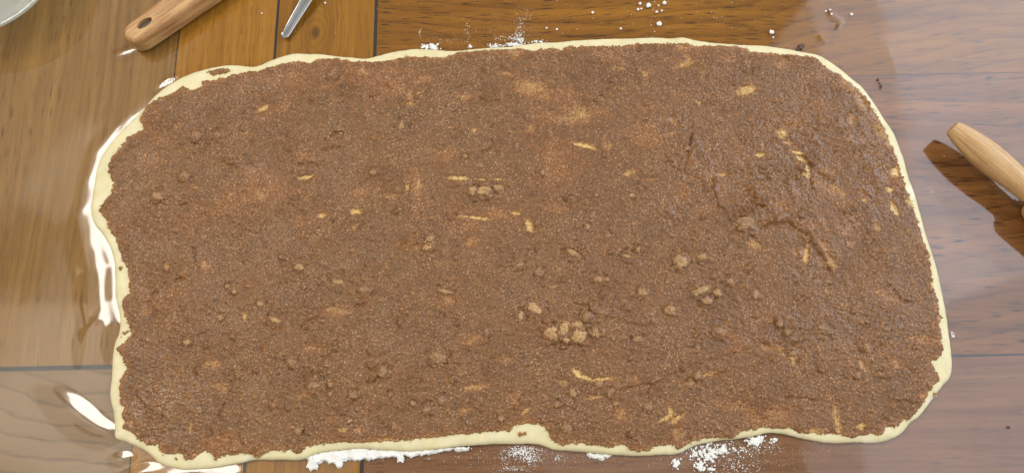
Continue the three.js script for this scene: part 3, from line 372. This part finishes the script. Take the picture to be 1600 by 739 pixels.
{
  const r = rng(77), list = [];
  for (const s of specks.filter((q) => q[2] <= 1.7)) list.push([s[0], s[1], s[2] * 0.0009]);
  const spread = (n, px, py, ax, ay, s) => { for (let i = 0; i < n; i++) { const q = Math.sqrt(-2 * Math.log(1 - r() * 0.99)) * 0.6, t = r() * 6.283; list.push([px + Math.cos(t) * q * ax, py + Math.sin(t) * q * ay, s * (0.35 + 0.65 * r() * r())]); } };
  spread(1500, 1125, 714, 120, 22, 0.00017); spread(900, 825, 714, 60, 20, 0.00016); spread(700, 805, 55, 60, 26, 0.00016); spread(350, 700, 62, 60, 18, 0.00015); spread(300, 600, 715, 140, 14, 0.00016); spread(500, 1000, 716, 220, 14, 0.00014); spread(90, 850, 30, 320, 50, 0.00034); spread(50, 1040, 25, 120, 35, 0.0005); spread(60, 700, 712, 90, 18, 0.0004); spread(120, 860, 715, 120, 18, 0.0003); spread(200, 1120, 715, 130, 26, 0.0003);
  spread(40, 1500, 260, 90, 200, 0.0004); spread(30, 1540, 620, 80, 130, 0.0004); spread(24, 380, 60, 140, 50, 0.0003); spread(50, 1300, 700, 70, 20, 0.00028); spread(16, 1460, 300, 12, 12, 0.0005); spread(40, 1270, 60, 80, 40, 0.00035); spread(30, 120, 300, 60, 90, 0.00025);
  const ok = list.filter(([px, py]) => { const [x, z] = W(px, py); return insideDist(DOUGH_SIMPLE, x, z) < -0.0008; });
  const m = new THREE.InstancedMesh(clump(1, 4.4, 1), flourMat, ok.length), M = new THREE.Matrix4(), Q = new THREE.Quaternion(), Y = new THREE.Vector3(0, 1, 0);
  ok.forEach(([px, py, s], i) => { const [x, z] = W(px, py); m.setMatrixAt(i, M.compose(new THREE.Vector3(x, filmHeight(x, z) + s * 0.3, z), Q.setFromAxisAngle(Y, i), new THREE.Vector3(s, s, s))); });
  m.name = 'flour_dusting'; m.castShadow = m.receiveShadow = true; scene.add(m); tag(m, 'fine white flour dusting scattered over the table around the dough', 'flour', null, 'stuff');
}
// crumbs of filling that fell on the table
function crumb(label, spots) {
  const parts = spots.map(([px, py, s], i) => { const [x, z] = W(px, py), g = clump(s, px + i, 2); g.translate(x, filmHeight(x, z) + s * 0.4, z); return g; });
  tag(mesh('filling_crumb', mergeGeometries(parts), std({ color: lin(0.085, 0.040, 0.020), roughness: 0.6 })), label, 'crumb');
}
crumb('small dark brown crumb on the table beyond the upper right corner of the dough', [[1371, 126, 0.0012], [1374, 131, 0.0009], [1376, 136, 0.0012], [1375, 140, 0.0007]]);
crumb('brown crumb touching the outside of the dough top right edge', [[1250, 76, 0.0022], [1254, 73, 0.0015], [1246, 79, 0.0014]]);
crumb('dark speck on the bare wood near the lower right of the photo', [[1575, 668, 0.0011]]);

// ---------------------------------------------------------------- wooden utensil handle, upper left
const woodTex = (w, h, c, k, sc) => texture(w, h, (u, v) => { const a = fbm(u * 5 + k, v * 26 * sc, 4), p = noise(u * 60 + k, v * 260 * sc); let t = mix3(c.light, c.dark, clamp(0.4 + 1.2 * a + 0.35 * fbm(u * 9 + 2 * k, v * 5, 3))); if (p > 0.35) t = mix3(t, c.pore, (p - 0.35) * 1.2); return t; });
const TOOL = { light: [0.52, 0.30, 0.115], dark: [0.28, 0.115, 0.036], pore: [0.15, 0.065, 0.024] };
{
  const top = 0.0185, tip = W(207, 72, 0.006), far = W(345, -24, 0.006), dir = Math.atan2(far[1] - tip[1], far[0] - tip[0]);
  const root = thing('wooden_utensil', tip[0], filmHeight(tip[0], tip[1]), tip[1]); root.rotation.y = -dir;
  tag(root, 'wooden utensil handle with a dark oval hanging hole and engraved lettering, upper left', 'kitchen utensil');
  const L = 0.19, hw = 0.0058, s = new THREE.Shape();
  s.moveTo(0.0075, -hw); s.lineTo(0.06, -hw * 1.18); s.lineTo(L, -hw * 1.3); s.lineTo(L, hw * 1.3); s.lineTo(0.06, hw * 1.18); s.lineTo(0.0075, hw); s.bezierCurveTo(0.0015, hw, 0.0, hw * 0.5, 0.0, 0); s.bezierCurveTo(0.0, -hw * 0.5, 0.0015, -hw, 0.0075, -hw);
  const bev = 0.0042, ex = new THREE.ExtrudeGeometry(s, { depth: top - 2 * bev, bevelEnabled: true, bevelThickness: bev, bevelSize: bev, bevelSegments: 5, curveSegments: 20 });
  ex.rotateX(-Math.PI / 2); ex.translate(bev, bev, 0);
  const P = ex.attributes.position, uv = []; for (let i = 0; i < P.count; i++) uv.push(P.getX(i) / L, (P.getZ(i) + 0.6 * P.getY(i)) / 0.05 + 0.5); ex.setAttribute('uv', new THREE.Float32BufferAttribute(uv, 2));
  const hole = new THREE.CylinderGeometry(1, 1, 0.06, 40); hole.scale(0.0067, 1, 0.0034); hole.translate(0.0185, 0.01, 0);
  const A = new Brush(ex), B = new Brush(hole); A.updateMatrixWorld(); B.updateMatrixWorld();
  const ev = new Evaluator(); ev.useGroups = false; ev.attributes = ['position', 'normal', 'uv']; const cut = ev.evaluate(A, B, SUBTRACTION);
  const map = woodTex(1024, 256, TOOL, 4, 1); map.wrapS = map.wrapT = THREE.RepeatWrapping;
  mesh('handle', cut.geometry, std({ map, roughness: 0.5 }), root);
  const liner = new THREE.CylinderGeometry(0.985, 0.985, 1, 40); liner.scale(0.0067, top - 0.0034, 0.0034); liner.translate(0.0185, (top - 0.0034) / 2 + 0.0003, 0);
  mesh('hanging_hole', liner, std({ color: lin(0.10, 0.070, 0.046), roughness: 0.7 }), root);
  const font = await new FontLoader().loadAsync('fonts/droid/droid_serif_bold.typeface.json');
  const tg = new TextGeometry('SAKENA', { font, size: 0.0036, depth: 0.00025, curveSegments: 3 }); tg.computeBoundingBox(); tg.rotateX(-Math.PI / 2); tg.translate(0.030, top - 0.00012, 0.0006);
  const tm = mesh('engraved_lettering', tg, std({ color: lin(0.40, 0.25, 0.115), roughness: 0.8 }), root);
}
// ---------------------------------------------------------------- steel cutlery handle
{
  const pts = [[443, 60, 0.0030], [452, 45, 0.0037], [462, 28, 0.0049], [474, 8, 0.0064], [487, -14, 0.0080], [505, -44, 0.0100], [525, -78, 0.0115], [545, -110, 0.012]].map(([x, y, h]) => { const p = W(x, y, h); return new THREE.Vector3(p[0], h + 0.0012, p[1]); });
  const c = new THREE.CatmullRomCurve3(pts), N = 70, K = 22, pos = [], idx = [], o = pts[0];
  for (let i = 0; i <= N; i++) {
    const t = i / N, p = c.getPoint(t), d = c.getTangent(t), side0 = new THREE.Vector3(-d.z, 0, d.x).normalize(), up0 = new THREE.Vector3().crossVectors(side0, d).normalize(); if (up0.y < 0) up0.negate();
    const roll = 0.24, side = side0.clone().multiplyScalar(Math.cos(roll)).addScaledVector(up0, -Math.sin(roll)), up = up0.clone().multiplyScalar(Math.cos(roll)).addScaledVector(side0, Math.sin(roll));
    const e = Math.min(1, t / 0.035), half = 0.00335 * Math.sqrt(Math.max(0, 1 - (1 - e) * (1 - e))) * lerp(0.86, 1.75, t) + 0.00005, th = 0.0011 * (0.35 + 0.65 * e);
    for (let k = 0; k < K; k++) { const a = k / K * 6.28318, ca = Math.cos(a), sa = Math.sin(a), x = Math.sign(ca) * Math.pow(Math.abs(ca), 0.55) * half, y = Math.sign(sa) * Math.pow(Math.abs(sa), 0.8) * th - (sa > 0 ? 0.0006 * (1 - (x / half) * (x / half)) * e : 0); const q = p.clone().addScaledVector(side, x).addScaledVector(up, y); pos.push(q.x - o.x, q.y - 0.001, q.z - o.z); }
  }
  for (let i = 0; i < N; i++) for (let k = 0; k < K; k++) { const a = i * K + k, b = i * K + (k + 1) % K; idx.push(a, b, a + K, b, b + K, a + K); }
  pos.push(0, o.y - 0.001, 0); const cap = pos.length / 3 - 1; for (let k = 0; k < K; k++) idx.push(cap, (k + 1) % K, k);
  const g = new THREE.BufferGeometry(); g.setAttribute('position', new THREE.Float32BufferAttribute(pos, 3)); g.setIndex(idx); g.computeVertexNormals();
  const m = mesh('steel_cutlery', g, std({ color: lin(0.38, 0.38, 0.37), metalness: 1, roughness: 0.16, side: THREE.DoubleSide })); m.position.set(o.x, 0.001, o.z);
  tag(m, 'shiny stainless steel cutlery handle with rounded end above the dough', 'cutlery');
}
// ---------------------------------------------------------------- rolling pin, right
{
  const R = 0.0175, a = W(1489, 200, R), b = W(1600, 291, R), dir = Math.atan2(b[1] - a[1], b[0] - a[0]);
  const root = thing('rolling_pin', a[0], FILM, a[1]); root.rotation.y = -dir;
  tag(root, 'wooden rolling pin with tapered turned handle and metal collar, right edge', 'rolling pin');
  const PIN = { light: [0.60, 0.385, 0.175], dark: [0.42, 0.225, 0.085], pore: [0.20, 0.095, 0.036] }, map = woodTex(1024, 256, PIN, 9, 1); map.wrapS = map.wrapT = THREE.RepeatWrapping;
  const wood = std({ map, roughness: 0.45 });
  const lathe = (prof, name, mat) => { const g = new THREE.LatheGeometry(prof.map((p) => new THREE.Vector2(p[1], p[0])), 56); g.rotateZ(-Math.PI / 2); const P = g.attributes.position, uv = []; for (let i = 0; i < P.count; i++) uv.push(P.getX(i) / 0.16, g.attributes.uv.getX(i) * 1.4); g.setAttribute('uv', new THREE.Float32BufferAttribute(uv, 2)); g.translate(0, R - 0.0008, 0); return mesh(name, g, mat, root); };
  const hp = new THREE.SplineCurve([[0, 0.0058], [0.006, 0.0076], [0.015, 0.0092], [0.027, 0.0105], [0.039, 0.0105], [0.052, 0.0098], [0.063, 0.0090], [0.073, 0.0088]].map((p) => new THREE.Vector2(...p))).getPoints(50).map((p) => [p.x, p.y]);
  lathe([[-0.0006, 0.0001], [-0.0005, 0.005], ...hp, [0.0735, 0.0001]], 'handle', wood);
  lathe([[0.0737, 0.0001], [0.0737, 0.0092], [0.0743, 0.0100], [0.0762, 0.0100], [0.0768, 0.0092], [0.0768, 0.0001]], 'collar', std({ color: lin(0.55, 0.53, 0.48), metalness: 1, roughness: 0.35 }));
  lathe([[0.077, 0.0001], [0.077, 0.0110], [0.0775, 0.0132], [0.0795, 0.0153], [0.083, 0.0168], [0.088, R], [0.30, R], [0.306, 0.0168], [0.311, 0.0135], [0.312, 0.0001]], 'roller', wood);
}
// ---------------------------------------------------------------- glass bowl, corner
{
  const H = 0.030, c = W(-46, -66, H), root = thing('glass_bowl', c[0], FILM, c[1]);
  tag(root, 'clear glass bowl with a rounded rim cut off by the upper left corner', 'bowl');
  const prof = [[0.001, 0.0005], [0.030, 0.0005], [0.036, 0.002], [0.050, 0.012], [0.062, 0.026], [0.0685, 0.036], [0.0705, 0.0385], [0.0712, 0.0402], [0.0705, 0.0418], [0.0688, 0.0422], [0.0672, 0.0412], [0.066, 0.038], [0.059, 0.0265], [0.048, 0.0145], [0.035, 0.006], [0.020, 0.0042], [0.001, 0.004]];
  const g = new THREE.LatheGeometry(prof.map((p) => new THREE.Vector2(p[0], p[1])), 120);
  mesh('bowl', g, phy({ color: lin(0.88, 0.90, 0.85), roughness: 0.08, transmission: 0.80, thickness: 0, ior: 1.5, side: THREE.DoubleSide }), root).scale.y = 0.72;
}
renderer.render(scene, camera);
